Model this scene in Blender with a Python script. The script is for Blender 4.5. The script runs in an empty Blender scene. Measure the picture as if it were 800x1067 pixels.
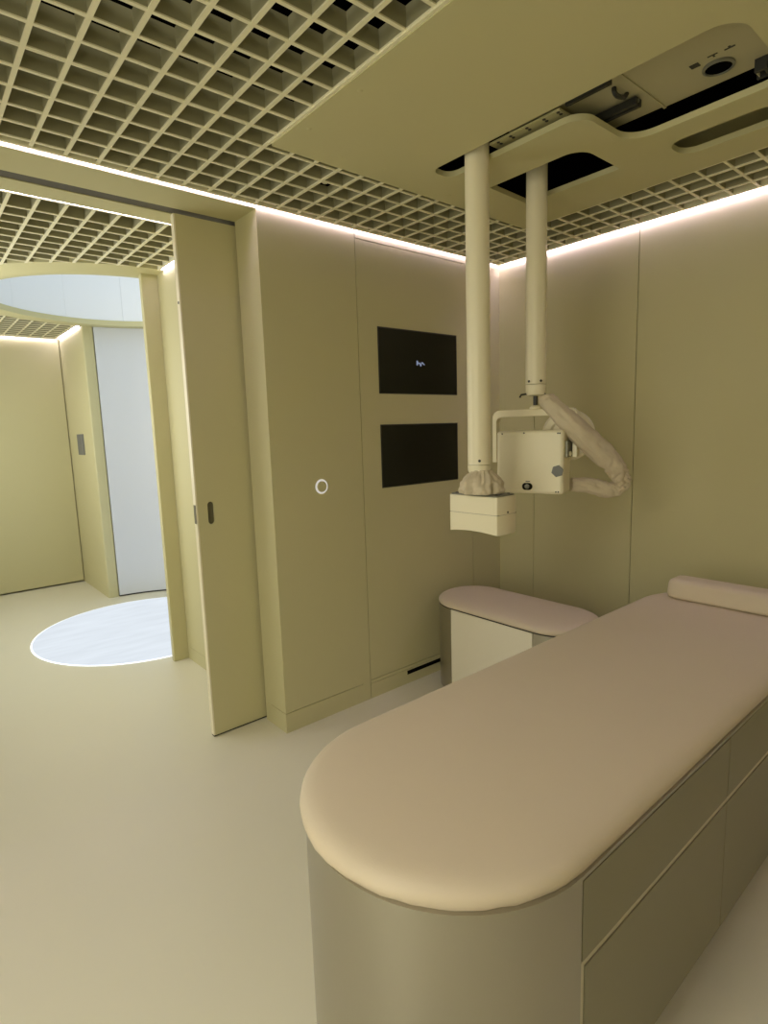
import bpy, bmesh, math, random
from mathutils import Vector, Matrix, noise
random.seed(7)
C = bpy.context.scene.collection
PI = math.pi

# ------------------------------------------------------------------ materials
def mat(name, col, rough=0.6, metal=0.0, bump=0.0, bscale=200.0, var=0.0, vscale=6.0, spec=0.5, stretch=None,
        aniso=0.0, sheen=0.0):
    m = bpy.data.materials.new(name); m.use_nodes = True
    nt = m.node_tree; b = nt.nodes['Principled BSDF']
    b.inputs['Base Color'].default_value = (*col, 1)
    b.inputs['Roughness'].default_value = rough
    b.inputs['Metallic'].default_value = metal
    b.inputs['Specular IOR Level'].default_value = spec
    if aniso: b.inputs['Anisotropic'].default_value = aniso
    if sheen:
        b.inputs['Sheen Weight'].default_value = sheen
    tc = nt.nodes.new('ShaderNodeTexCoord')
    src = tc.outputs['Object']
    if stretch:
        mp = nt.nodes.new('ShaderNodeMapping'); mp.inputs['Scale'].default_value = stretch
        nt.links.new(src, mp.inputs[0]); src = mp.outputs[0]
    if var:
        n = nt.nodes.new('ShaderNodeTexNoise'); n.inputs['Scale'].default_value = vscale
        n.inputs['Detail'].default_value = 4
        nt.links.new(src, n.inputs['Vector'])
        mx = nt.nodes.new('ShaderNodeMix'); mx.data_type = 'RGBA'
        mx.inputs[6].default_value = (*[c * (1 - var) for c in col], 1)
        mx.inputs[7].default_value = (*[min(1, c * (1 + var)) for c in col], 1)
        nt.links.new(n.outputs['Fac'], mx.inputs[0]); nt.links.new(mx.outputs[2], b.inputs['Base Color'])
    if bump:
        n2 = nt.nodes.new('ShaderNodeTexNoise'); n2.inputs['Scale'].default_value = bscale
        n2.inputs['Detail'].default_value = 3
        nt.links.new(src, n2.inputs['Vector'])
        bp = nt.nodes.new('ShaderNodeBump'); bp.inputs['Strength'].default_value = bump
        bp.inputs['Distance'].default_value = 0.002
        nt.links.new(n2.outputs['Fac'], bp.inputs['Height']); nt.links.new(bp.outputs[0], b.inputs['Normal'])
    return m

def emit(name, col, s):
    m = bpy.data.materials.new(name); m.use_nodes = True
    nt = m.node_tree; nt.nodes.remove(nt.nodes['Principled BSDF'])
    e = nt.nodes.new('ShaderNodeEmission'); e.inputs[0].default_value = (*col, 1); e.inputs[1].default_value = s
    nt.links.new(e.outputs[0], nt.nodes['Material Output'].inputs[0]); return m

WALLC = (0.555, 0.52, 0.298)
M = {}
M['wall'] = mat('olive cream wall lacquer', WALLC, 0.55, var=0.015, vscale=3, spec=0.35)
M['ceil'] = mat('olive cream ceiling board', (0.575, 0.54, 0.305), 0.7, bump=0.05, bscale=60, spec=0.3)
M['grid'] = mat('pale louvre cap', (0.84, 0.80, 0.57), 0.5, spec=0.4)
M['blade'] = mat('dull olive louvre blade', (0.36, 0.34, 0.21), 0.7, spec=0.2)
M['floor'] = mat('seamless cream resin floor', (0.71, 0.68, 0.525), 0.36, var=0.02, vscale=2.5, bump=0.03, bscale=90, spec=0.45)
M['black'] = mat('void black', (0.004, 0.004, 0.004), 0.95, spec=0.0)
M['track'] = mat('door track shade', (0.09, 0.08, 0.06), 0.6)
M['white'] = mat('cool white lacquer', (0.66, 0.69, 0.735), 0.45, var=0.01, vscale=4)
M['cream'] = mat('cream enamel', (0.80, 0.745, 0.545), 0.35, spec=0.5)
M['vinyl'] = mat('blush beige upholstery', (0.64, 0.545, 0.405), 0.5, bump=0.12, bscale=420, var=0.02, vscale=5, spec=0.4, sheen=0.1)
M['steel'] = mat('brushed champagne steel', (0.44, 0.415, 0.35), 0.29, metal=0.9, bump=0.06, bscale=60, stretch=(12, 12, 0.6))
M['drawer'] = mat('champagne lacquered drawer front', (0.29, 0.27, 0.185), 0.45, metal=0.25)
M['lip'] = mat('pale steel drawer lip', (0.66, 0.61, 0.48), 0.35, metal=0.5)
M['frontpanel'] = mat('pale satin front', (0.82, 0.775, 0.63), 0.4, metal=0.1)
M['screen'] = mat('black screen glass', (0.006, 0.006, 0.0045), 0.12, spec=0.4)
M['bezel'] = mat('dark screen bezel', (0.012, 0.012, 0.009), 0.5)
M['fabric'] = mat('blush cover fabric', (0.57, 0.495, 0.355), 0.85, bump=0.6, bscale=55, var=0.06, vscale=18)
M['dark'] = mat('dark grey metal', (0.05, 0.05, 0.045), 0.45, metal=0.5)
M['grey'] = mat('grey plastic', (0.16, 0.165, 0.155), 0.5)
M['chrome'] = mat('polished metal', (0.5, 0.49, 0.44), 0.2, metal=1.0)
M['tray'] = mat('olive grey tray', (0.46, 0.43, 0.27), 0.55)
M['greymid'] = mat('satin grey metal plate', (0.24, 0.24, 0.19), 0.45, metal=0.4)
M['pull'] = mat('recessed pull bronze', (0.12, 0.11, 0.06), 0.5)
M['gasket'] = mat('dark shadow gap strip', (0.025, 0.02, 0.014), 0.7)
M['led'] = emit('cool white led', (1.0, 0.80, 1.34), 30.0)
M['ledback'] = emit('cool white led over the back wall', (1.0, 0.80, 1.36), 33.0)
M['hallled'] = emit('cool white hall led', (0.95, 0.85, 1.25), 24.0)
M['disc'] = emit('lit floor glass', (0.86, 0.93, 1.0), 0.95)
M['well'] = mat('white well lining', (0.84, 0.87, 0.90), 0.6)
_nt = M['disc'].node_tree
_tc = _nt.nodes.new('ShaderNodeTexCoord'); _mp = _nt.nodes.new('ShaderNodeMapping'); _mp.inputs['Scale'].default_value = (1.2, 5, 1)
_mp.inputs['Rotation'].default_value = (0, 0, .6)
_ns = _nt.nodes.new('ShaderNodeTexNoise'); _ns.inputs['Scale'].default_value = 2.2; _ns.inputs['Detail'].default_value = 6
_mr = _nt.nodes.new('ShaderNodeMapRange'); _mr.inputs['To Min'].default_value = .78; _mr.inputs['To Max'].default_value = 1.0
_nt.links.new(_tc.outputs['Object'], _mp.inputs[0]); _nt.links.new(_mp.outputs[0], _ns.inputs['Vector'])
_nt.links.new(_ns.outputs['Fac'], _mr.inputs['Value']); _nt.links.new(_mr.outputs[0], _nt.nodes['Emission'].inputs[1])
M['discedge'] = emit('lit floor glass edge', (0.9, 0.95, 1.0), 1.6)
M['sky'] = emit('skylight diffuser', (0.84, 0.94, 1.0), 1.0)
M['ring'] = emit('button ring light', (1.0, 0.95, 0.84), .62)
M['logo'] = emit('screen pixels', (0.62, 0.72, 1.0), 0.35)

# ------------------------------------------------------------------ builders
class MB:
    def __init__(s): s.bm = bmesh.new()
    def box(s, x0, x1, y0, y1, z0, z1):
        v = [s.bm.verts.new((x, y, z)) for z in (z0, z1) for x, y in ((x0, y0), (x1, y0), (x1, y1), (x0, y1))]
        for f in ((3, 2, 1, 0), (4, 5, 6, 7), (0, 1, 5, 4), (1, 2, 6, 5), (2, 3, 7, 6), (3, 0, 4, 7)):
            s.bm.faces.new([v[i] for i in f])
        return s
    def obox(s, c, t, n, w, d, z0, z1):
        """box whose plan is turned: width w along t, depth d along n, centre c"""
        c, t, n = Vector(c[:2]), Vector(t), Vector(n)
        pl = [c - t*w/2 - n*d/2, c + t*w/2 - n*d/2, c + t*w/2 + n*d/2, c - t*w/2 + n*d/2]
        return s.prism([(p.x, p.y) for p in pl], z0, z1)
    def prism(s, poly, z0, z1):
        a = sum(poly[i][0]*poly[(i+1) % len(poly)][1] - poly[(i+1) % len(poly)][0]*poly[i][1] for i in range(len(poly)))
        if a < 0: poly = poly[::-1]
        lo = [s.bm.verts.new((x, y, z0)) for x, y in poly]; hi = [s.bm.verts.new((x, y, z1)) for x, y in poly]
        n = len(poly)
        s.bm.faces.new(lo[::-1]); s.bm.faces.new(hi)
        for i in range(n): s.bm.faces.new((lo[i], lo[(i+1) % n], hi[(i+1) % n], hi[i]))
        return s
    def loft(s, rings, cap0=True, cap1=True, closed=True):
        R = [[s.bm.verts.new(p) for p in r] for r in rings]
        n = len(R[0])
        for a, b in zip(R, R[1:]):
            for i in range(n if closed else n-1):
                s.bm.faces.new((a[i], a[(i+1) % n], b[(i+1) % n], b[i]))
        if cap0: s.bm.faces.new(R[0][::-1])
        if cap1: s.bm.faces.new(R[-1])
        return s
    def lathe(s, prof, c=(0, 0, 0), seg=32, axis=None, cap0=True, cap1=True):
        """prof: (radius, height) pairs; axis: direction of the height"""
        ax = Vector(axis or (0, 0, 1)).normalized()
        u = ax.orthogonal().normalized(); w = ax.cross(u); c = Vector(c)
        return s.loft([[c + ax*h + (u*math.cos(2*PI*i/seg) + w*math.sin(2*PI*i/seg))*max(r, 1e-4) for i in range(seg)]
                       for r, h in prof], cap0, cap1)
    def tube(s, pts, radii, seg=14, wob=0.0, wf=30):
        pts = [Vector(p) for p in pts]; rings = []; up = Vector((0, 0, 1))
        for i, p in enumerate(pts):
            d = (pts[min(i+1, len(pts)-1)] - pts[max(i-1, 0)]).normalized()
            if i == 0:
                u = d.orthogonal().normalized()
            else:
                u = (u - d*u.dot(d)).normalized()
            w = d.cross(u)
            ring = []
            for k in range(seg):
                q = u*math.cos(2*PI*k/seg) + w*math.sin(2*PI*k/seg)
                r = radii[i] if not isinstance(radii, (int, float)) else radii
                if wob: r *= 1 + wob*noise.noise((p + q*r)*wf)
                ring.append(p + q*r)
            rings.append(ring)
        return s.loft(rings)
    def build(s, name, m, parent=None, smooth=0.6, bevel=0.0, loc=None, kind=None):
        bmesh.ops.recalc_face_normals(s.bm, faces=s.bm.faces)
        me = bpy.data.meshes.new(name); s.bm.to_mesh(me); s.bm.free()
        o = bpy.data.objects.new(name, me); C.objects.link(o)
        me.materials.append(m)
        if smooth:
            me.polygons.foreach_set('use_smooth', [True]*len(me.polygons))
            me.set_sharp_from_angle(angle=smooth)
        if bevel:
            bv = o.modifiers.new('bevel', 'BEVEL'); bv.width = bevel; bv.segments = 3; bv.limit_method = 'ANGLE'
            bv.angle_limit = 0.6
        if parent:
            o.parent = parent
            o.matrix_parent_inverse = Matrix.Translation(-Vector(parent.location)) if parent.type == 'EMPTY' or parent.location.length else Matrix()
        if kind: o['kind'] = kind
        return o

def thing(name, label, cat, loc=(0, 0, 0), group=None):
    o = bpy.data.objects.new(name, None); C.objects.link(o); o.location = loc
    o['label'] = label; o['category'] = cat
    if group: o['group'] = group
    return o
def tag(o, label, cat, group=None):
    o['label'] = label; o['category'] = cat
    if group: o['group'] = group
    return o
def smoothpath(pts, n=6):
    pts = [Vector(p) for p in pts]; out = []
    for i in range(len(pts)-1):
        p0, p1, p2, p3 = pts[max(i-1, 0)], pts[i], pts[i+1], pts[min(i+2, len(pts)-1)]
        for k in range(n):
            t = k/n
            out.append(0.5*((2*p1) + (p2-p0)*t + (2*p0-5*p1+4*p2-p3)*t*t + (3*p1-p0-3*p2+p3)*t**3))
    out.append(pts[-1]); return out
def roundpoly(corners, seg=8):
    """corners: (x, y, r) -> outline with each corner rounded by r"""
    out = []; n = len(corners)
    for i in range(n):
        p = Vector(corners[i][:2]); r = corners[i][2]
        a = (Vector(corners[i-1][:2]) - p).normalized(); b = (Vector(corners[(i+1) % n][:2]) - p).normalized()
        if r <= 0: out.append((p.x, p.y)); continue
        ang = math.acos(max(-1, min(1, a.dot(b)))); d = r/math.tan(ang/2)
        s, e = p + a*d, p + b*d
        cen = p + (a+b).normalized()*(r/math.sin(ang/2))
        v0, v1 = s-cen, e-cen
        t0 = math.atan2(v0.y, v0.x); dt = (math.atan2(v1.y, v1.x) - t0 + PI) % (2*PI) - PI
        for k in range(seg+1):
            t = t0 + dt*k/seg; out.append((cen.x + r*math.cos(t), cen.y + r*math.sin(t)))
    return out
def stadium(x0, x1, y0, y1, inset=0.0, seg=28):
    """stadium outline, straight along the longer side, shrunk by inset"""
    pts = []
    if x1-x0 >= y1-y0:
        r = (y1-y0)/2; cy = (y0+y1)/2; rr = r-inset
        for cx, a0 in ((x1-r, -PI/2), (x0+r, PI/2)):
            for k in range(seg+1):
                a = a0 + PI*k/seg; pts.append((cx + rr*math.cos(a), cy + rr*math.sin(a)))
    else:
        r = (x1-x0)/2; cx = (x0+x1)/2; rr = r-inset
        for cy, a0 in ((y1-r, 0), (y0+r, PI)):
            for k in range(seg+1):
                a = a0 + PI*k/seg; pts.append((cx + rr*math.cos(a), cy + rr*math.sin(a)))
    return pts
def plate_with_holes(name, outer, holes, z0, z1, m, parent=None, bevel=0.0):
    cu = bpy.data.curves.new(name, 'CURVE'); cu.dimensions = '2D'; cu.fill_mode = 'BOTH'
    cu.extrude = (z1-z0)/2
    for poly in [outer]+holes:
        sp = cu.splines.new('POLY'); sp.points.add(len(poly)-1); sp.use_cyclic_u = True
        for p, q in zip(sp.points, poly): p.co = (q[0], q[1], 0, 1)
    tmp = bpy.data.objects.new(name+'_tmp', cu); C.objects.link(tmp)
    me = bpy.data.meshes.new_from_object(tmp.evaluated_get(bpy.context.evaluated_depsgraph_get()))
    bpy.data.objects.remove(tmp)
    me.transform(Matrix.Translation((0, 0, (z0+z1)/2)))
    me.name = name; me.materials.clear(); me.materials.append(m)
    o = bpy.data.objects.new(name, me); C.objects.link(o)
    if parent:
        o.parent = parent; o.matrix_parent_inverse = Matrix.Translation(-Vector(parent.location))
    return o
def struct(o, label=None):
    o['kind'] = 'structure'
    if label: o['label'] = label
    return o

# ------------------------------------------------------------------ camera
cam = bpy.data.cameras.new('camera'); co = bpy.data.objects.new('camera', cam); C.objects.link(co)
yaw, pitch, roll = math.radians(49.913), math.radians(-8.171), math.radians(-1.829)
F = Vector((math.cos(yaw)*math.cos(pitch), math.sin(yaw)*math.cos(pitch), math.sin(pitch)))
R = Vector((math.sin(yaw), -math.cos(yaw), 0)); U = R.cross(F)
R2 = R*math.cos(roll) + U*math.sin(roll); U2 = -R*math.sin(roll) + U*math.cos(roll)
mw = Matrix((R2, U2, -F)).transposed().to_4x4(); mw.translation = (-1.346, -2.407, 1.502)
co.matrix_world = mw
cam.sensor_fit = 'VERTICAL'; cam.sensor_height = 36.0; cam.lens = 36.0*596.87/1067; cam.clip_start = 0.02
bpy.context.scene.camera = co

# ------------------------------------------------------------------ room constants
XB = 1.694            # back wall plane
XL, YN = -2.7, -3.3   # left wall, rear wall
H = 2.5               # underside of the louvre
TOP = 2.62
SOF = 2.490           # soffit of the doorway
HL, HF = -1.6, 4.24  # hall left wall, hall far wall
CX, CY = 0.04, 2.285  # centre of the round hall
RO = 0.86             # oculus radius

# floor, one slab for both rooms
struct(MB().box(XL-.1, XB+.1, YN-.1, HF+.1, -0.1, 0).build('floor', M['floor'], smooth=0))

# wall with the doorway: front skin in panels over a core, and a back leaf, with a pocket for the door between
G = 0.0019
w = MB()
w.box(0.0, XB+.1, 0.025, 0.205, 0, TOP)                             # core behind the joints
w.box(-0.0, .5425-G, 0, .0252, .103+G, TOP)
w.box(-0.0, .49, 0, .0252, 0, .103-G); w.box(.49, .5425-G, 0, .0252, 0, .103+G)
w.box(.5425+G, 1.42-G, 0, .0252, .110, 2.462)                       # big flush panel that carries the screens
w.box(.5425+G, 1.42-G, 0, .0252, 0, .086); w.box(.5425+G, 1.42-G, 0, .0252, .089, .1065)
w.box(.5425+G, 1.42-G, 0, .0252, 2.466, TOP)
w.box(1.42+G, XB, 0, .0252, 0, TOP)
w.box(-.006, 0, 0, .205, .103+G, SOF); w.box(-.006, 0, 0, .15, 0, .103-G); w.box(-.006, 0, .15, .205, 0, .103+G)
w.box(-1.6, 0, 0, .205, SOF, TOP)                                  # lintel
w.box(XL, -1.6, 0, .212, 0, TOP)
struct(w.build('wall_front', M['wall'], smooth=0))
w = MB()
w.box(0.0, XB+.1, .275, .40, 0, TOP); w.box(-1.6, 0, .275, .40, SOF, TOP); w.box(XL, -1.6, .275, .40, 0, TOP)
struct(w.build('wall_hall_side', M['wall'], smooth=0))
struct(MB().box(-1.6, .6, .205, .275, 2.4935, TOP).build('trim_1', M['track'], smooth=0), 'dark door track in the soffit of the doorway')

# back wall with vertical joints
w = MB().box(XB+.025, XB+.1, YN-.1, .0, 0, TOP)
ys = [0, -.270, -.904, -1.95, -3.0, YN]
for a, b in zip(ys, ys[1:]):
    w.box(XB, XB+.0252, b + (G if b != YN else 0), a - (G if a != 0 else 0), 0, TOP)
struct(w.build('wall_back', M['wall'], smooth=0))
# left wall with an assumed wide opening for the added side light, and the wall behind the camera
w = MB().box(XL-.1, XL, YN-.1, -3.0, 0, TOP).box(XL-.1, XL, -.9, 0, 0, TOP).box(XL-.1, XL, -3.0, -.9, 2.3, TOP)
struct(w.build('wall_left', M['wall'], smooth=0))
struct(MB().box(XL, XB+.1, YN-.1, YN, 0, TOP).build('wall_rear', M['wall'], smooth=0))

# ------------------------------------------------------------------ ceiling louvre of the exam room
PX0, PX1, PY0, PY1 = -.228, 1.238, -.528, -2.55   # flat panel cut out of the louvre
P = .1065; TH = .0065; BH = .056
def louvre(name, xs, ys, x0, x1, y0, y1, clipx, clipy, frame, hole_seam=()):
    g = MB(); k = MB(); c_ = .005
    for x in xs:
        for a, b in clipx(x):
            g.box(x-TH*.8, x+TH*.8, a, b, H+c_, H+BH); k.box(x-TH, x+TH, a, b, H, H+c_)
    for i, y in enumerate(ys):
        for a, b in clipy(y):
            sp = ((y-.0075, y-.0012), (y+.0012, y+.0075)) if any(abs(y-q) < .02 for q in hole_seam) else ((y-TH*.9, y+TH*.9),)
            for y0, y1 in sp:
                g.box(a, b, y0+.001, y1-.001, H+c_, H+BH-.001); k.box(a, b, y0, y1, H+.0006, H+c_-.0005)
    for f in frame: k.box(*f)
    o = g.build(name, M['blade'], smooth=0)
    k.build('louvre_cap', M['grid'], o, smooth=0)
    return struct(o)
gx0, gx1, gy0, gy1 = XL+.034, XB-.034, YN+.034, -.026
xs = [x for x in [-.233 + k*P for k in range(-30, 30)] if gx0+.02 < x < gx1-.02]
ys = [y for y in [-.169 - k*P for k in range(-3, 40)] if gy0+.02 < y < gy1-.015]
def cx(x):
    return [(gy0, PY1), (PY0, gy1)] if PX0+.004 < x < PX1-.004 else [(gy0, gy1)]
def cy(y):
    return [(gx0, PX0), (PX1, gx1)] if PY1 < y < PY0 else [(gx0, gx1)]
FR = .012
louvre('ceiling', xs, ys, gx0, gx1, gy0, gy1, cx, cy,
       [(gx0-FR, gx1+FR, gy1, gy1+FR, H-.002, TOP-.02), (gx0-FR, gx1+FR, gy0-FR, gy0, H-.002, TOP-.02),
        (gx0-FR, gx0, gy0, gy1, H-.002, TOP-.02), (gx1, gx1+FR, gy0, gy1, H-.002, TOP-.02),
        (PX0-.010, PX0-.0005, PY1, PY0, H-.004, H+BH), (PX1+.0005, PX1+.010, PY1, PY0, H-.004, H+BH)],
       hole_seam=(-.595, -1.66, -2.7))
struct(MB().box(XL-.1, XB+.1, YN-.1, .41, 2.84, 2.86).box(XL, XB, YN, YN+.005, TOP, 2.84).build('trim_2', M['black'], smooth=0),
       'black void above the louvre')
def cove(name, x0, x1, y0, y1, m, along):
    """lid over the slot with an LED tape on its underside"""
    return struct(MB().box(x0, x1, y0, y1, 2.506, 2.512).build(name, m, smooth=0), 'light slot along the ceiling edge')
E = .0215
cl = MB()
for b in ((XL, XB, -.0135, 0), (XL, XB, YN, YN+E), (XL, XL+E, YN+E, -E), (XB-E, XB, YN+E, -E)): cl.box(*b, 2.549, 2.56)
struct(cl.build('trim_3', M['wall'], smooth=0))
cove('trim_4', XL+.03, XB-.03, -.012, -.005, M['led'], 'x')
cove('trim_5', XB-.019, XB-.007, YN+.03, -.022, M['ledback'], 'y')
cove('trim_6', XL+.03, XB-.03, YN+.012, YN+.026, M['led'], 'x')
cove('trim_7', XL+.012, XL+.026, YN+.03, -.03, M['led'], 'y')

# ------------------------------------------------------------------ flat ceiling panel with slots
ZP = 2.493
def q(x, y):  # points read at 2.5 m brought down to the panel underside
    k = (ZP-1.502)/.998
    return (-1.346 + k*(x+1.346), -2.407 + k*(y+2.407))
def qr(*c): return [(*q(x, y), r) for x, y, r in c]
s1 = roundpoly(qr((.383, -.705, .045), (.495, -.700, .045), (.495, -1.293, .075), (.812, -1.293, .09),
                  (.812, -1.79, .08), (.383, -1.79, .08)))
s2 = roundpoly(qr((.698, -.740, .012), (.980, -.728, .012), (.980, -1.168, .012), (.698, -1.168, .075)))
s3 = roundpoly(qr((.932, -1.368, .06), (1.083, -1.368, .06), (1.083, -1.715, .06), (.932, -1.715, .06)))
cp = thing('ceiling_panel', 'large flat cream ceiling panel with slotted openings above the treatment table', 'ceiling panel', (.5, -1.5, ZP))
plate_with_holes('panel', roundpoly([(PX0, PY0, .012), (PX1, PY0, .012), (PX1, PY1, .012), (PX0, PY1, .012)]),
                 [s1, s2, s3], ZP, 2.514, M['ceil'], cp)
for x, y in ((-.179, -.973), (-.182, -.703), (.02, -.60), (.214, -.619), (.60, -.60), (1.15, -.62)):
    MB().lathe([(.009, 0), (.007, -.0012), (.001, -.0016)], (x, y, ZP), 14).build('screw_cap', M['ceil'], cp)

# inside the openings
t = thing('service_tray', 'shaded metal tray with a round port above the wide slot of the ceiling panel', 'tray', (.5, -1.7, 2.555))
MB().box(.28, .782, -2.1, -1.432, 2.557, 2.562).build('tray_plate', M['tray'], t, smooth=0)
MB().box(.28, .782, -1.428, -1.0, 2.560, 2.565).box(.28, .782, -1.434, -1.426, 2.552, 2.562).build('tray_plate', M['tray'], t, smooth=0)
MB().lathe([(.044, 0), (.044, -.006), (.037, -.008), (.036, -.001)], (.683, -1.632, 2.557), 28).build('port_ring', M['greymid'], t)
MB().lathe([(.036, 0), (.036, -.004)], (.683, -1.632, 2.557), 28).build('port', M['black'], t)
MB().prism([(.612, -1.600), (.634, -1.600), (.634, -1.575), (.612, -1.575)], 2.5555, 2.557).build('port_mark', M['dark'], t, smooth=0)
MB().prism([(.608, -1.655), (.612, -1.655), (.612, -1.645), (.622, -1.645), (.622, -1.640), (.612, -1.640), (.612, -1.628), (.608, -1.628)], 2.5555, 2.557).build('port_mark', M['dark'], t, smooth=0)
MB().prism([(.604, -1.690), (.611, -1.690), (.611, -1.70), (.616, -1.70), (.616, -1.672), (.611, -1.672), (.611, -1.684), (.604, -1.684)], 2.5555, 2.557).build('port_mark', M['dark'], t, smooth=0)
t = thing('guide_rail', 'dark double channel rail seen in the ceiling slot, beside the hook bracket', 'rail', (.62, -1.3, 2.54), 'rails in the ceiling slot')
MB().box(.628, .640, -1.405, -1.02, 2.530, 2.553).build('rail_lip', M['dark'], t, smooth=0)
MB().box(.640, .652, -1.405, -1.02, 2.542, 2.553).build('rail_web', M['greymid'], t, smooth=0)
MB().box(.652, .664, -1.405, -1.02, 2.530, 2.553).build('rail_lip', M['dark'], t, smooth=0)
t = thing('guide_rail', 'dark channel rail hugging the long edge of the ceiling slot', 'rail', (.45, -1.3, 2.54), 'rails in the ceiling slot')
MB().box(.452, .462, -1.40, -1.255, 2.530, 2.556).build('rail_lip', M['dark'], t, smooth=0)
MB().box(.462, .482, -1.40, -1.255, 2.540, 2.556).build('rail_web', M['dark'], t, smooth=0)
o = MB().tube(smoothpath([(.535, -1.378, 2.558), (.535, -1.380, 2.545), (.548, -1.382, 2.538), (.570, -1.384, 2.540), (.590, -1.386, 2.546), (.600, -1.387, 2.558)], 5), .0075, 10)
tag(o.build('hook_bracket', M['dark']), 'small dark curved hook bracket between the two ceiling rails', 'bracket')
t = thing('end_bracket', 'dark channel bracket with a pale sticker at the far end of the wide ceiling slot', 'bracket', (.75, -1.7, 2.54))
MB().box(.735, .745, -1.735, -1.712, 2.520, 2.556).box(.735, .790, -1.745, -1.735, 2.520, 2.556).box(.780, .790, -1.735, -1.705, 2.520, 2.556).build('channel', M['dark'], t, smooth=0)
MB().box(.750, .776, -1.7145, -1.713, 2.522, 2.550).build('sticker', M['cream'], t, smooth=0)
t = thing('carriage_plate', 'narrow cream carriage plate with screw holes inside the long ceiling slot', 'plate', (.44, -1.1, 2.52))
MB().box(.466, .56, -1.225, -.93, 2.534, 2.542).build('plate', M['ceil'], t, smooth=0)
for y in (-.965, -1.02, -1.09, -1.16, -1.215):
    for x in (.474, .490):
        MB().lathe([(.0065, 0), (.0055, -.002)], (x, y, 2.534), 10).build('screw', M['dark'], t)
tag(MB().box(.985, 1.5, -2.0, -1.15, 2.590, 2.596).build('cover_plate', M['ceil'], smooth=0), 'shaded flat plate behind the short rounded ceiling slot', 'plate')

# ------------------------------------------------------------------ hall
w = MB().box(.02, .12, .40, 1.335, .0895, TOP).box(.02, .12, .40, 1.335, 0, .086).box(.035, .12, .40, 1.335, .086, .0895)
struct(w.build('wall_hall_right', M['wall'], smooth=0))
struct(MB().box(-.078, .12, 1.3365, 1.378, 0, H-.002).build('trim_8', M['wall'], smooth=0, bevel=.004), 'cream door post at the round room')
w = MB().box(HL-.1, .03, HF+.03, HF+.1, 0, TOP).box(HL, .032, HF, HF+.0305, .016, TOP)
w.box(HL, .032, HF+.03, HF+.0305, 0, .016)
struct(w.build('wall_hall_far', M['wall'], smooth=0))
w = MB()
rr = roundpoly([(.04, HF+.1, 0), (.04, 3.325, .012), (.131, 3.325, .012), (.131, HF+.1, 0)], 5)
w.prism(rr, .103, H-.002)
rb = roundpoly([(.043, HF+.1, 0), (.043, 3.328, .010), (.129, 3.328, .010), (.129, HF+.1, 0)], 5)
w.prism(rb, .0985, .103); w.prism(rr, 0, .0985)
struct(w.build('wall_hall_return', M['wall']))
struct(MB().box(HL-.1, HL, .40, HF+.1, 0, TOP).build('wall_hall_left', M['wall'], smooth=0))
# curved white door leaf round the rotunda
arc = []
A0, A1 = math.radians(84.8), math.radians(-78)
inner = [(CX+1.03*math.cos(A0+(A1-A0)*k/60), CY+1.03*math.sin(A0+(A1-A0)*k/60)) for k in range(61)]
outer = [(CX+1.07*math.cos(A0+(A1-A0)*k/60), CY+1.07*math.sin(A0+(A1-A0)*k/60)) for k in range(61)]
struct(MB().prism(inner+outer[::-1], .014, H-.004).build('door_2', M['white'], smooth=.5), 'curved cool white sliding door behind the lit floor disc')
in2 = [(CX+(1.036)*math.cos(A0+(A1-A0)*k/40), CY+1.036*math.sin(A0+(A1-A0)*k/40)) for k in range(41)]
ou2 = [(CX+(1.065)*math.cos(A0+(A1-A0)*k/40), CY+1.065*math.sin(A0+(A1-A0)*k/40)) for k in range(41)]
struct(MB().prism(in2+ou2[::-1], 0.0, .0138).build('trim_9', M['gasket'], smooth=.5))
# outer shell behind the curved door so that nothing leaks in
in3 = [(CX+(1.09)*math.cos(A0+(A1-A0)*k/40), CY+1.09*math.sin(A0+(A1-A0)*k/40)) for k in range(41)]
ou3 = [(CX+(1.16)*math.cos(A0+(A1-A0)*k/40), CY+1.16*math.sin(A0+(A1-A0)*k/40)) for k in range(41)]
struct(MB().prism(in3+ou3[::-1], 0, TOP).build('wall_rotunda', M['wall'], smooth=.5))

# hall louvre, cut round the ring
hx0, hx1, hy0, hy1 = HL+.03, .02-.035, .445, HF-.04
RG = 1.045
def cut(u, c0, c1, a, b):
    d = abs(u-c0)
    if d >= RG: return [(a, b)]
    h = math.sqrt(RG*RG-d*d); r = []
    if c1-h > a: r.append((a, min(b, c1-h)))
    if c1+h < b: r.append((max(a, c1+h), b))
    return r
hxs = [x for x in [-.233 + k*P for k in range(-12, 4)] if hx0+.02 < x < hx1-.01]
hys = [y for y in [.50 + k*P for k in range(1, 40)] if y < hy1-.02]
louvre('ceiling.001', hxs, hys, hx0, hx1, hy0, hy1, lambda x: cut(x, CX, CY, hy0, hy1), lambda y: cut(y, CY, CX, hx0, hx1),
       [(hx0-.012, hx1+.012, hy0-.012, hy0, H-.002, TOP-.02), (hx1, hx1+.012, hy0, CY-RG*.995, H-.002, TOP-.02),
        (hx0-.012, hx1+.012, hy1, hy1+.012, H-.002, TOP-.02), (hx1, hx1+.012, CY+RG*.998, hy1, H-.002, TOP-.02)])
struct(MB().box(HL-.1, 1.2, .41, HF+.1, 2.84+.6, 2.86+.6).build('trim_10', M['black'], smooth=0))
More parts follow.
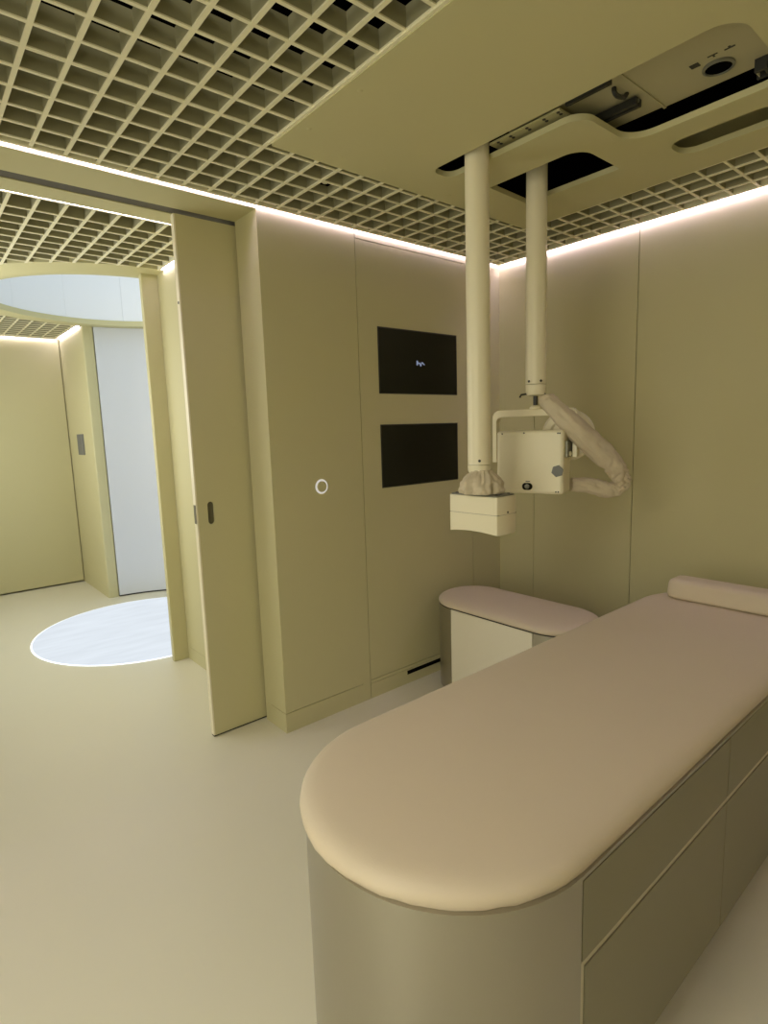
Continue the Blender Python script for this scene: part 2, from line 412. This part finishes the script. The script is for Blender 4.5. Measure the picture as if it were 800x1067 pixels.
# ring round the oculus, its white well and the skylight over it
rg = MB()
prof = [(RO, 2.53), (RO, 2.488), (.885, 2.486), (.93, 2.4875), (.945, 2.4965), (1.055, 2.498), (1.066, 2.502), (1.066, 2.53)]
rg.lathe(prof, (CX, CY, 0), 96, cap0=False, cap1=False)
rg.lathe([(1.066, 2.53), (RO, 2.53)], (CX, CY, 0), 96, cap0=False, cap1=False)
struct(rg.build('trim_11', M['ceil'], smooth=.6), 'wide cream ring round the ceiling oculus')
wl = MB()
n = 12
for k in range(n):
    a0, a1 = 2*PI*k/n + .18 + .0007, 2*PI*(k+1)/n + .18 - .0007
    pi_ = [(CX+.868*math.cos(a0+(a1-a0)*j/8), CY+.868*math.sin(a0+(a1-a0)*j/8)) for j in range(9)]
    po_ = [(CX+.90*math.cos(a0+(a1-a0)*j/8), CY+.90*math.sin(a0+(a1-a0)*j/8)) for j in range(9)]
    wl.prism(pi_+po_[::-1], 2.531, 3.15)
wl.lathe([(.902, 2.531), (.902, 3.15), (.92, 3.15), (.92, 2.531), (.902, 2.531)], (CX, CY, 0), 72, cap0=False, cap1=False)
struct(wl.build('window_1', M['well'], smooth=.5), 'round white light well in the hall ceiling')
struct(MB().lathe([(.93, 3.152), (.93, 3.16)], (CX, CY, 0), 64).build('window_2', M['sky'], smooth=.5), 'luminous skylight over the round light well')
# lit disc in the hall floor
fd = thing('floor_light', 'large round glowing white glass disc set in the hall floor', 'floor light', (CX, 2.247, 0))
MB().lathe([(.803, 0.0005), (.803, .004), (.797, .0045)], (CX, 2.247, 0), 96).build('glass', M['disc'], fd)
MB().lathe([(.797, .0045), (.803, .004), (.807, .003), (.807, .0008)], (CX, 2.247, .0008), 96, cap0=False, cap1=False).build('lit_edge', M['discedge'], fd)

hc = MB().box(HL, .02, .40, .4225, 2.549, 2.56).box(.0, .02, .4225, 1.3, 2.549, 2.56).box(HL, .04, HF-.0225, HF, 2.549, 2.56).box(.018, .04, 3.36, HF-.0225, 2.549, 2.56)
struct(hc.build('trim_12', M['wall'], smooth=0))
cove('trim_13', HL+.03, 0, .406, .420, M['hallled'], 'x')
cove('trim_14', .003, .015, .45, 1.28, M['hallled'], 'y')
cove('trim_15', HL+.03, 0, HF-.019, HF-.006, M['hallled'], 'x')
cove('trim_16', .022, .035, 3.38, HF-.03, M['hallled'], 'y')

# small round detector heads in the louvre cells
def detector(x, y, z, label):
    t = thing('ceiling_sensor', label, 'sensor', (x, y, z), 'sensors in the ceiling louvre')
    MB().box(x-.045, x+.045, y-.045, y+.045, z+.018, z+.022).build('backing_plate', M['black'], t, smooth=0)
    MB().lathe([(.015, .018), (.015, .010), (.010, .006), (.001, .005)], (x, y, z), 20).build('sensor_head', M['cream'], t)
detector(.14, -.330, 2.515, 'small pale sensor on a black backing inside one louvre cell of the exam room')
detector(-.50, .766, 2.515, 'small pale sensor inside one louvre cell of the hall ceiling')

# switch plate on the hall return wall
t = thing('wall_switch', 'small grey rectangular switch plate on the hall wall beside the far corner', 'switch', (.04, 3.78, 1.45))
MB().box(.034, .04, 3.655, 3.90, 1.352, 1.552).build('plate', M['grey'], t, smooth=0, bevel=.002)
MB().box(.0318, .034, 3.668, 3.776, 1.365, 1.540).build('rocker', M['grey'], t, smooth=0, bevel=.001)
MB().box(.0318, .034, 3.780, 3.888, 1.365, 1.540).build('rocker', M['grey'], t, smooth=0, bevel=.001)

# ------------------------------------------------------------------ sliding door
d = thing('door_1', 'cream sliding door leaf half drawn out of its wall pocket', 'door', (-.29, .24, 0)); d['kind'] = 'structure'
leaf = plate_with_holes('leaf', [(-.284, .008), (.54, .008), (.54, 2.478), (-.284, 2.478)],
                        [roundpoly([(-.236, 1.076, .0165), (-.203, 1.076, .0165), (-.203, 1.186, .0165), (-.236, 1.186, .0165)], 8)],
                        -.016, .016, M['wall'], None)
leaf.data.transform(Matrix.Translation((0, .241, 0)) @ Matrix.Rotation(PI/2, 4, 'X'))
leaf.parent = d; leaf.matrix_parent_inverse = Matrix.Translation(-d.location)
MB().box(-.292, -.2841, .225, .257, .008, 2.478).build('edge_strip', M['cream'], d, smooth=0, bevel=.0015)
MB().box(-.238, -.201, .236, .246, 1.074, 1.188).build('pull', M['pull'], d, smooth=0)
MB().box(-.2932, -.292, .229, .253, 1.085, 1.175).build('lock_plate', M['pull'], d, smooth=0)
MB().lathe([(.007, 0), (.006, .0015)], (-.292, .241, 2.10), 12, axis=(-1, 0, 0)).build('bolt', M['dark'], d)
MB().box(-.29, .5, .2265, .2555, .001, .0078).build('bottom_seal', M['gasket'], d, smooth=0)

# ------------------------------------------------------------------ items on the doorway wall
b = thing('wall_button', 'round cream wall button with a glowing ring beside the doorway', 'button', (.273, 0, 1.228))
MB().lathe([(.037, 0), (.037, .002), (.030, .002)], (.273, 0, 1.228), 40, axis=(0, -1, 0), cap1=True).build('ring_light', M['ring'], b)
MB().lathe([(.0275, .002), (.0275, .006), (.0255, .008), (.001, .0082)], (.273, 0, 1.228), 36, axis=(0, -1, 0)).build('knob', M['wall'], b)

def monitor(z0, z1, label):
    t = thing('wall_screen', label, 'screen', (.98, 0, z0), 'black screens set in the wall')
    MB().box(.673, 1.286, -.003, 0, z0, z0+.006).box(.673, 1.286, -.003, 0, z1-.006, z1).box(.673, .679, -.003, 0, z0+.006, z1-.006).box(1.280, 1.286, -.003, 0, z0+.006, z1-.006).build('bezel', M['bezel'], t, smooth=0)
    MB().box(.679, 1.280, -.002, 0, z0+.006, z1-.006).build('screen', M['screen'], t, smooth=0)
    return t
m1 = monitor(1.695, 2.045, 'upper black wall screen with a small pale blue glowing mark')
lg = MB()
yl = (-.0032, -.0022)
def stroke(x0, z0, x1, z1, wd=.004):
    dx, dz = x1-x0, z1-z0; L = math.hypot(dx, dz); ux, uz = -dz/L*wd/2, dx/L*wd/2
    pl = [(x0-ux, z0-uz), (x1-ux, z1-uz), (x1+ux, z1+uz), (x0+ux, z0+uz)]
    lg.loft([[(a, yl[0], c) for a, c in pl], [(a, yl[1], c) for a, c in pl]])
X0, Z0 = .958, 1.868
for a in ((0, -.012, 0, .014, .010), (0, .010, .014, -.004, .006), (.018, .004, .028, -.016, .007), (.028, -.016, .036, .006, .006), (.038, .006, .058, -.008, .006)):
    stroke(X0+a[0], Z0+a[1], X0+a[2], Z0+a[3], a[4])
lg.build('screen_mark', M['logo'], m1, smooth=0)
monitor(1.184, 1.530, 'lower blank black wall screen')
v = thing('air_vent', 'long thin black vent slot low in the wall beside the ottoman', 'vent', (.98, 0, .07))
MB().box(.822, 1.36, -.0025, 0, .052, .055).box(.822, 1.36, -.0025, 0, .080, .083).build('vent_lip', M['wall'], v, smooth=0)
MB().box(.822, 1.36, -.0015, 0, .055, .080).build('vent_opening', M['black'], v, smooth=0)

# ------------------------------------------------------------------ treatment table
bed = thing('treatment_table', 'long stadium shaped treatment table with beige upholstered top and metal drawers', 'treatment table', (.3, -1.56, 0))
bx0, bx1 = -.80, 1.505
by0, by1 = -1.902, -1.24
body = MB()
sd = stadium(bx0, bx1, by0, by1) + [(-.4685, by0), (-.4685, by0+.016), (1.1735, by0+.016), (1.1735, by0)]
body.prism(sd, .09, .664)
body.loft([[(x, y, z) for x, y in stadium(bx0, bx1, by0, by1)] for z in (.664, .672)])
body.build('cabinet_body', M['steel'], bed)
MB().loft([[(x, y, z) for x, y in stadium(bx0+.04, bx1-.04, by0+.04, by1-.04)] for z in (0.0, .0898)]).build('plinth', M['drawer'], bed)
# flat drawer side
MB().box(-.468, 1.173, by0+.013, by0+.0159, .091, .6638).build('drawer_surround', M['gasket'], bed, smooth=0)
def drawer_front(x0, x1, z0, z1, lip):
    yb, yf = by0+.0128, by0
    lw = .011
    xl = x0+lw+.0008 if (lip and x0 < -.4) else x0
    zt = z1-lw-.0008 if lip else z1
    f = MB().box(xl, x1, yf, yb, z0, zt).build('drawer_front', M['drawer'], bed, smooth=0, bevel=.0008)
    if lip:
        g = MB()
        if xl > x0: g.prism([(x0, z0), (x0+lw, z0), (x0+lw, z1-lw), (x1, z1-lw), (x1, z1), (x0, z1)], yf+.0025, yb)
        else: g.prism([(x0, z1-lw), (x1, z1-lw), (x1, z1), (x0, z1)], yf+.0025, yb)
        for v in g.bm.verts: v.co = (v.co.x, v.co.z, v.co.y)
        g.build('drawer_lip', M['lip'], bed, smooth=0, bevel=.001)
drawer_front(-.4640, .2585, .4885, .6600, 0); drawer_front(.2630, 1.1695, .4885, .6615, 0)
drawer_front(-.4640, .2585, .092, .4830, 1); drawer_front(.2615, 1.1695, .092, .4830, 1)
# cushion
cx0, cx1, cy0, cy1 = -.800, 1.515, -1.897, -1.210
cu = MB()
prof = [(.004, .667), (.001, .674), (0, .683), (.002, .692), (.008, .700), (.019, .707), (.036, .711), (.065, .7135), (.12, .715), (.2, .716), (.3, .7165), (.340, .7165)]
rings = []
for ins, z in prof:
    ring = []
    for i, (x, y) in enumerate(stadium(cx0, cx1, cy0, cy1, ins, 40)):
        pk = 0.0
        if z < .70: pk = .003*noise.noise((x*42, y*42, z*40))*(.70-z)/.03
        ring.append((x + pk, y + pk, z))
    rings.append(ring)
cu.loft(rings).build('cushion', M['vinyl'], bed, smooth=1.2)

bo = MB()
pr = []
yA, yB = -1.302, -1.885
for (y, s) in ((yA, .45), (yA-.006, .75), (yA-.018, .93), (yA-.04, 1), (yB+.04, 1), (yB+.018, .93), (yB+.006, .75), (yB, .45)):
    sec = roundpoly([(-.085, -.05, .018), (.085, -.05, .018), (.06, .048, .034), (-.06, .048, .034)], 6)
    pr.append([(1.292 + a*s, y, .7598 + c*s*.86) for a, c in sec])
tag(bo.loft(pr).build('bolster_pillow', M['vinyl'], smooth=1.0), 'long beige bolster pillow lying across the far end of the treatment table', 'pillow')

# ------------------------------------------------------------------ ottoman
ot = thing('ottoman', 'low rounded metal ottoman with a beige padded top, between wall and table', 'ottoman', (1.18, -.6, 0))
ox0, ox1, oy0, oy1 = .897, 1.312, -1.035, -.082
MB().loft([[(x, y, z) for x, y in stadium(ox0, ox1, oy0, oy1, 0, 32)] for z in (.02, .505)]).build('body', M['steel'], ot)
MB().loft([[(x, y, z) for x, y in stadium(ox0, ox1, oy0, oy1, .03, 32)] for z in (0, .0198)]).build('plinth', M['gasket'], ot)
MB().box(ox0-.004, ox0+.01, -.827, -.2925, .03, .505).build('front_panel', M['frontpanel'], ot, smooth=0, bevel=.001)
MB().box(ox0-.001, ox0+.01, -.2923, -.2890, .03, .505).build('joint_strip', M['gasket'], ot, smooth=0)
MB().loft([[(x, y, z) for x, y in stadium(ox0, ox1, oy0, oy1, .0005, 32)] for z in (.505, .510)]).build('shadow_gap', M['gasket'], ot)
oc = MB()
op = [(.003, .510), (-.002, .513), (-.004, .520), (-.002, .529), (.007, .538), (.022, .546), (.05, .553), (.09, .558), (.14, .5615), (.18, .563), (.204, .5632)]
oc.loft([[(x, y, z) for x, y in stadium(ox0, ox1, oy0, oy1, i, 32)] for i, z in op]).build('cushion', M['vinyl'], ot, smooth=1.2)

# ------------------------------------------------------------------ ceiling column with the hanging head (nearer)
p1 = (.44, -.890)
k1 = thing('xray_head_column', 'nearer cream ceiling column holding a small block shaped head in a bunched fabric cover', 'x-ray column', (p1[0], p1[1], 1.08))
MB().lathe([(.0455, 1.352), (.0455, 2.80)], (*p1, 0), 48).build('column', M['cream'], k1)
MB().lathe([(.030, 1.312), (.040, 1.318), (.0455, 1.330), (.0458, 1.350)], (*p1, 0), 48).build('collar', M['cream'], k1)
for a in (222, 100):
    ar = math.radians(a)
    MB().lathe([(.0055, 0), (.0055, .002), (.003, .0025)], (p1[0]+.0452*math.cos(ar), p1[1]+.0452*math.sin(ar), 1.368), 10, axis=(math.cos(ar), math.sin(ar), 0)).build('screw', M['dark'], k1)
rings = []
hp = [(1.2365, .060), (1.238, .084), (1.252, .091), (1.268, .088), (1.284, .083), (1.298, .073), (1.310, .060), (1.322, .045), (1.330, .040)]
hs = []
for j in range(len(hp)-1):
    for k in range(4):
        hs.append((hp[j][0] + (hp[j+1][0]-hp[j][0])*k/4, hp[j][1] + (hp[j+1][1]-hp[j][1])*k/4))
for h, r in hs + [hp[-1]]:
    ring = []
    for i in range(96):
        a = 2*PI*i/96
        f = 1 + .22*noise.noise((math.cos(a)*1.9, math.sin(a)*1.9, h*20)) - .26*abs(noise.noise((math.cos(a)*2.6+7, math.sin(a)*2.6, h*16))) + .07*noise.noise((math.cos(a)*7, math.sin(a)*7, h*60))
        ring.append((p1[0] - .004 + r*f*math.cos(a), p1[1] - .016 + r*f*1.05*math.sin(a), h))
    rings.append(ring)
MB().loft(rings).build('fabric_cover', M['fabric'], k1, smooth=1.5)
for a, z in ((196, 1.306), (213, 1.309), (233, 1.312), (175, 1.312)):
    ar = math.radians(a)
    MB().lathe([(.008, -.01), (.008, .006), (.005, .008)], (p1[0]+.041*math.cos(ar), p1[1]-.01+.041*math.sin(ar), z), 12, axis=(math.cos(ar), math.sin(ar), .2)).build('bolt', M['chrome' if a == 213 else 'dark'], k1)
# head: aligned to the room, arched underside
n1 = Vector((math.cos(math.radians(182)), math.sin(math.radians(182)))); t1 = Vector((-n1.y, n1.x))
hc_ = Vector((.44, -.892)) + n1*(.05-.065)
def head_block(z_of, zt_, name, mt):
    g = MB(); rings = []
    N = 14
    sec = roundpoly([(-.125, -.065, .010), (.125, -.065, .016), (.125, .065, .016), (-.125, .065, .010)], 6)
    # split in slices along the width so that the underside can arch
    us = [-.125 + .25*i/40 for i in range(41)]
    def half(u):
        e = .125-abs(u); r = .016
        return .065 if e >= r else .065 - r + math.sqrt(max(0, r*r-(r-e)**2))
    for u in us:
        hh = half(u); zb = z_of(u)
        pts = []
        for v in (hh, -hh):
            p = hc_ + t1*u + n1*v; pts.append(p)
        rings.append([(pts[0].x, pts[0].y, zt_), (pts[1].x, pts[1].y, zt_), (pts[1].x, pts[1].y, zb), (pts[0].x, pts[0].y, zb)])
    g.loft(rings)
    return g.build(name, mt, k1, smooth=.5)
head_block(lambda u: 1.1585, 1.2285, 'upper_shell', M['cream'])
head_block(lambda u: 1.078 + .009*(1-(u/.125)**2), 1.1570, 'lower_shell', M['cream'])
g = MB(); g.obox(hc_, t1, n1, .232, .112, 1.2285, 1.2345); g.build('top_plate', M['greymid'], k1, smooth=0, bevel=.002)
g = MB(); g.obox(hc_, t1, n1, .246, .126, 1.1568, 1.1586); g.build('shell_joint', M['pull'], k1, smooth=0)
for u, v_ in ((-.10, .04), (.10, .04), (.10, -.04), (-.10, -.04)):
    p = hc_ + t1*u + n1*v_
    MB().lathe([(.006, 0), (.005, .003)], (p.x, p.y, 1.2345), 10).build('screw', M['dark'], k1)
pp = hc_ + t1*.1251 + n1*.0
MB().lathe([(.004, 0), (.004, .002)], (pp.x, pp.y, 1.166), 10, axis=(t1.x, t1.y, 0)).build('screw', M['dark'], k1)

# ------------------------------------------------------------------ ceiling column with tube unit and sleeved cable (farther)
p2 = (.83, -.883)
k2 = thing('xray_tube_column', 'farther cream ceiling column carrying a square tube unit with a sleeved cable loop', 'x-ray column', (p2[0], p2[1], 1.2))
MB().lathe([(.0435, 1.678), (.0435, 2.80)], (*p2, 0), 48).build('column', M['cream'], k2)
MB().lathe([(.022, 1.628), (.036, 1.632), (.0425, 1.645), (.0438, 1.676)], (*p2, 0), 48).build('collar', M['cream'], k2)
for z, aa in ((1.690, (175, 245)), (2.572, (180, 245))):
    for a in aa:
        ar = math.radians(a)
        MB().lathe([(.0055, 0), (.0055, .002), (.003, .0025)], (p2[0]+.0432*math.cos(ar), p2[1]+.0432*math.sin(ar), z), 10, axis=(math.cos(ar), math.sin(ar), 0)).build('screw', M['dark'], k2)
MB().lathe([(.010, 1.585), (.010, 1.630)], (*p2, 0), 18).build('spindle', M['dark'], k2)
lv = Vector((p2[0]-.03, p2[1]+.055, 1.636))
MB().tube([Vector((p2[0]-.01, p2[1]+.025, 1.640)), lv, lv+Vector((-.004, .004, -.012))], .004, 8).build('lever', M['dark'], k2)
MB().lathe([(.026, 1.572), (.026, 1.578), (.018, 1.586), (.012, 1.588)], (*p2, 0), 28).build('flange', M['cream'], k2)
n2 = Vector((-.9563, -.2924)); t2 = Vector((.2924, -.9563)); ax2 = Vector(p2)
def P3(u, v, z):  # u along t, v towards the viewer along n
    p = ax2 + t2*u + n2*v
    return (p.x, p.y, z)
# yoke: an inverted U bent from a flat bar
yk = MB(); out = []
path = roundpoly([(-.206, 1.335, 0), (-.206, 1.572, .034), (.178, 1.572, .034), (.178, 1.36, 0)], 8)
inn = roundpoly([(-.188, 1.335, 0), (-.188, 1.542, .022), (.160, 1.542, .022), (.160, 1.36, 0)], 8)
rings = []
for (a, c), (e, f) in zip(path, inn):
    rings.append([P3(a, -.055, c), P3(a, -.012, c), P3(e, -.012, f), P3(e, -.055, f)])
yk.loft(rings).build('yoke', M['cream'], k2, smooth=.5)
def tbox(u0, u1, v0, v1, z0, z1): 
    return MB().obox((ax2 + t2*(u0+u1)/2 + n2*(v0+v1)/2), t2, n2, u1-u0, v1-v0, z0, z1)
box_ = tbox(-.158, .142, -.056, .064, 1.2015, 1.4785).build('tube_case', M['cream'], k2, smooth=0.7, bevel=.014)
for u, z in ((-.13, 1.466), (-.03, 1.468), (.118, 1.464), (.126, 1.464), (.112, 1.213), (.122, 1.213)):
    MB().lathe([(.0035, 0), (.003, .0015)], P3(u, .064, z), 10, axis=(n2.x, n2.y, 0)).build('screw', M['dark'], k2)
MB().lathe([(.0265, 0), (.0265, .003), (.024, .004), (.001, .0042)], P3(.118, .062, 1.303), 6, axis=(n2.x, n2.y, 0)).build('hexagon_cap', M['grey'], k2, smooth=0)
ov = MB(); o2 = roundpoly([(-.023, -.0155, .015), (.023, -.0155, .015), (.023, .0155, .015), (-.023, .0155, .015)], 8)
ov.loft([[P3(-.014+a, v, 1.234+c) for a, c in o2] for v in (.060, .067)]).build('lens_window', M['screen'], k2)
MB().lathe([(.011, 0), (.011, .004), (.008, .006), (.001, .0062)], P3(-.014, .066, 1.234), 20, axis=(n2.x, n2.y, 0)).build('lens', M['greymid'], k2)
tbox(-.022, -.002, .0638, .0646, 1.2545, 1.2585).build('small_mark', M['grey'], k2, smooth=0)
# round tube housing behind the case, its rim showing past the right edge
hcn = P3(.118, -.085, 1.452)
MB().lathe([(.001, -.055), (.100, -.05), (.112, -.038), (.114, -.01), (.112, .012), (.100, .024), (.074, .028), (.066, .020), (.001, .018)], hcn, 48, axis=(n2.x, n2.y, 0)).build('tube_housing', M['cream'], k2)
tbox(.142, .152, -.05, .035, 1.36, 1.43).build('side_latch', M['greymid'], k2, smooth=0, bevel=.002)
MB().lathe([(.010, 0), (.010, .008), (.006, .010)], P3(.15, .0, 1.375), 14, axis=(t2.x, t2.y, 0)).build('side_knob', M['cream'], k2)
# thin cable and its fabric sleeve
sl = [(.863, -.880, 1.665), (.862, -.915, 1.620), (.859, -.928, 1.603), (.864, -.997, 1.538), (.899, -1.069, 1.454), (.972, -1.118, 1.378), (1.028, -1.151, 1.313),
      (1.061, -1.161, 1.269), (1.092, -1.162, 1.238), (1.086, -1.127, 1.208), (1.050, -1.083, 1.208), (1.012, -1.034, 1.226), (.960, -.985, 1.231)]
MB().tube(smoothpath(sl[:3], 4), .008, 10).build('cable', M['dark'], k2)
ra = [.030, .046, .048, .047, .047, .045, .040, .032, .034, .036, .032, .030]
sp = smoothpath(sl[1:], 7); rads = []
base = [.026, .036, .043, .046, .047, .043, .036, .030, .034, .036, .033, .030]
for i in range(len(sp)):
    f = i/7; a = int(min(f, len(base)-2)); tt = f-a
    r = base[a]*(1-tt) + base[min(a+1, len(base)-1)]*tt
    rads.append(r*(1 + .05*noise.noise((i*.9, 3.1, 0))))
def cloth_tube(pts, radii, seg, parent, name):
    pts = [Vector(p) for p in pts]; rings = []
    for i, p in enumerate(pts):
        d = (pts[min(i+1, len(pts)-1)] - pts[max(i-1, 0)]).normalized()
        u = d.orthogonal().normalized() if i == 0 else (u - d*u.dot(d)).normalized()
        w = d.cross(u); ring = []
        bend = 1.0 + 1.6*math.exp(-((i-84)/16.0)**2)
        for k in range(seg):
            a = 2*PI*k/seg; q = u*math.cos(a) + w*math.sin(a)
            n1_ = noise.noise((math.cos(a)*2.1, math.sin(a)*2.1, i*.075 + 4))
            n2_ = abs(noise.noise((math.cos(a)*1.4 + i*.06, math.sin(a)*1.4, i*.22)))
            n3_ = noise.noise((math.cos(a)*5 + 9, math.sin(a)*5, i*.30))
            f = 1 + .13*n1_ - .20*bend*n2_ + .05*bend*n3_
            ring.append(p + q*radii[i]*f)
        rings.append(ring)
    return MB().loft(rings).build(name, M['fabric'], parent, smooth=1.5)
sp = smoothpath(sl[1:], 12); rads = []
for i in range(len(sp)):
    f = i/12; a = int(min(f, len(base)-2)); tt = f-a
    rads.append((base[a]*(1-tt) + base[min(a+1, len(base)-1)]*tt)*1.07)
# soft creases along the limb, tighter ones at the bend
cloth_tube(sp, rads, 56, k2, 'cable_sleeve')

# ------------------------------------------------------------------ light
def area(name, loc, aim, sx, sy, power, col):
    l = bpy.data.lights.new(name, 'AREA'); l.shape = 'RECTANGLE'; l.size = sx; l.size_y = sy
    l.energy = power; l.color = col
    o = bpy.data.objects.new(name, l); C.objects.link(o); o.location = loc
    o.rotation_euler = (Vector(aim)-Vector(loc)).to_track_quat('-Z', 'Y').to_euler(); return o
area('left_side_fill', (XL-.6, -1.95, 1.25), (0, -1.95, 1.0), 2.0, 2.1, 35, (1.0, .96, .77))  # assumed light from the left, added out of view
area('left_ceiling_fill', (-2.2, -1.7, 2.44), (-1.6, -1.6, 0), .5, 2.4, 30, (1.0, .96, .80))  # added fill below the left of the ceiling, without any fitting
area('hall_side_fill', (-1.57, 2.2, 1.35), (0, 2.2, 1.2), 3.0, 1.9, 56, (1.0, .99, .95))  # added fill for the hall, its left wall has no window

wd = bpy.data.worlds.new('world'); bpy.context.scene.world = wd; wd.use_nodes = True
wd.node_tree.nodes['Background'].inputs[0].default_value = (0.02, 0.02, 0.018, 1)

sc = bpy.context.scene
sc.view_settings.view_transform = 'Standard'; sc.view_settings.look = 'None'
sc.view_settings.gamma = 1; sc.view_settings.use_curve_mapping = False; sc.view_settings.exposure = 0.0
sc.cycles.max_bounces = 14; sc.cycles.diffuse_bounces = 10
sc.cycles.use_denoising = True
sc.cycles.sample_clamp_indirect = 6
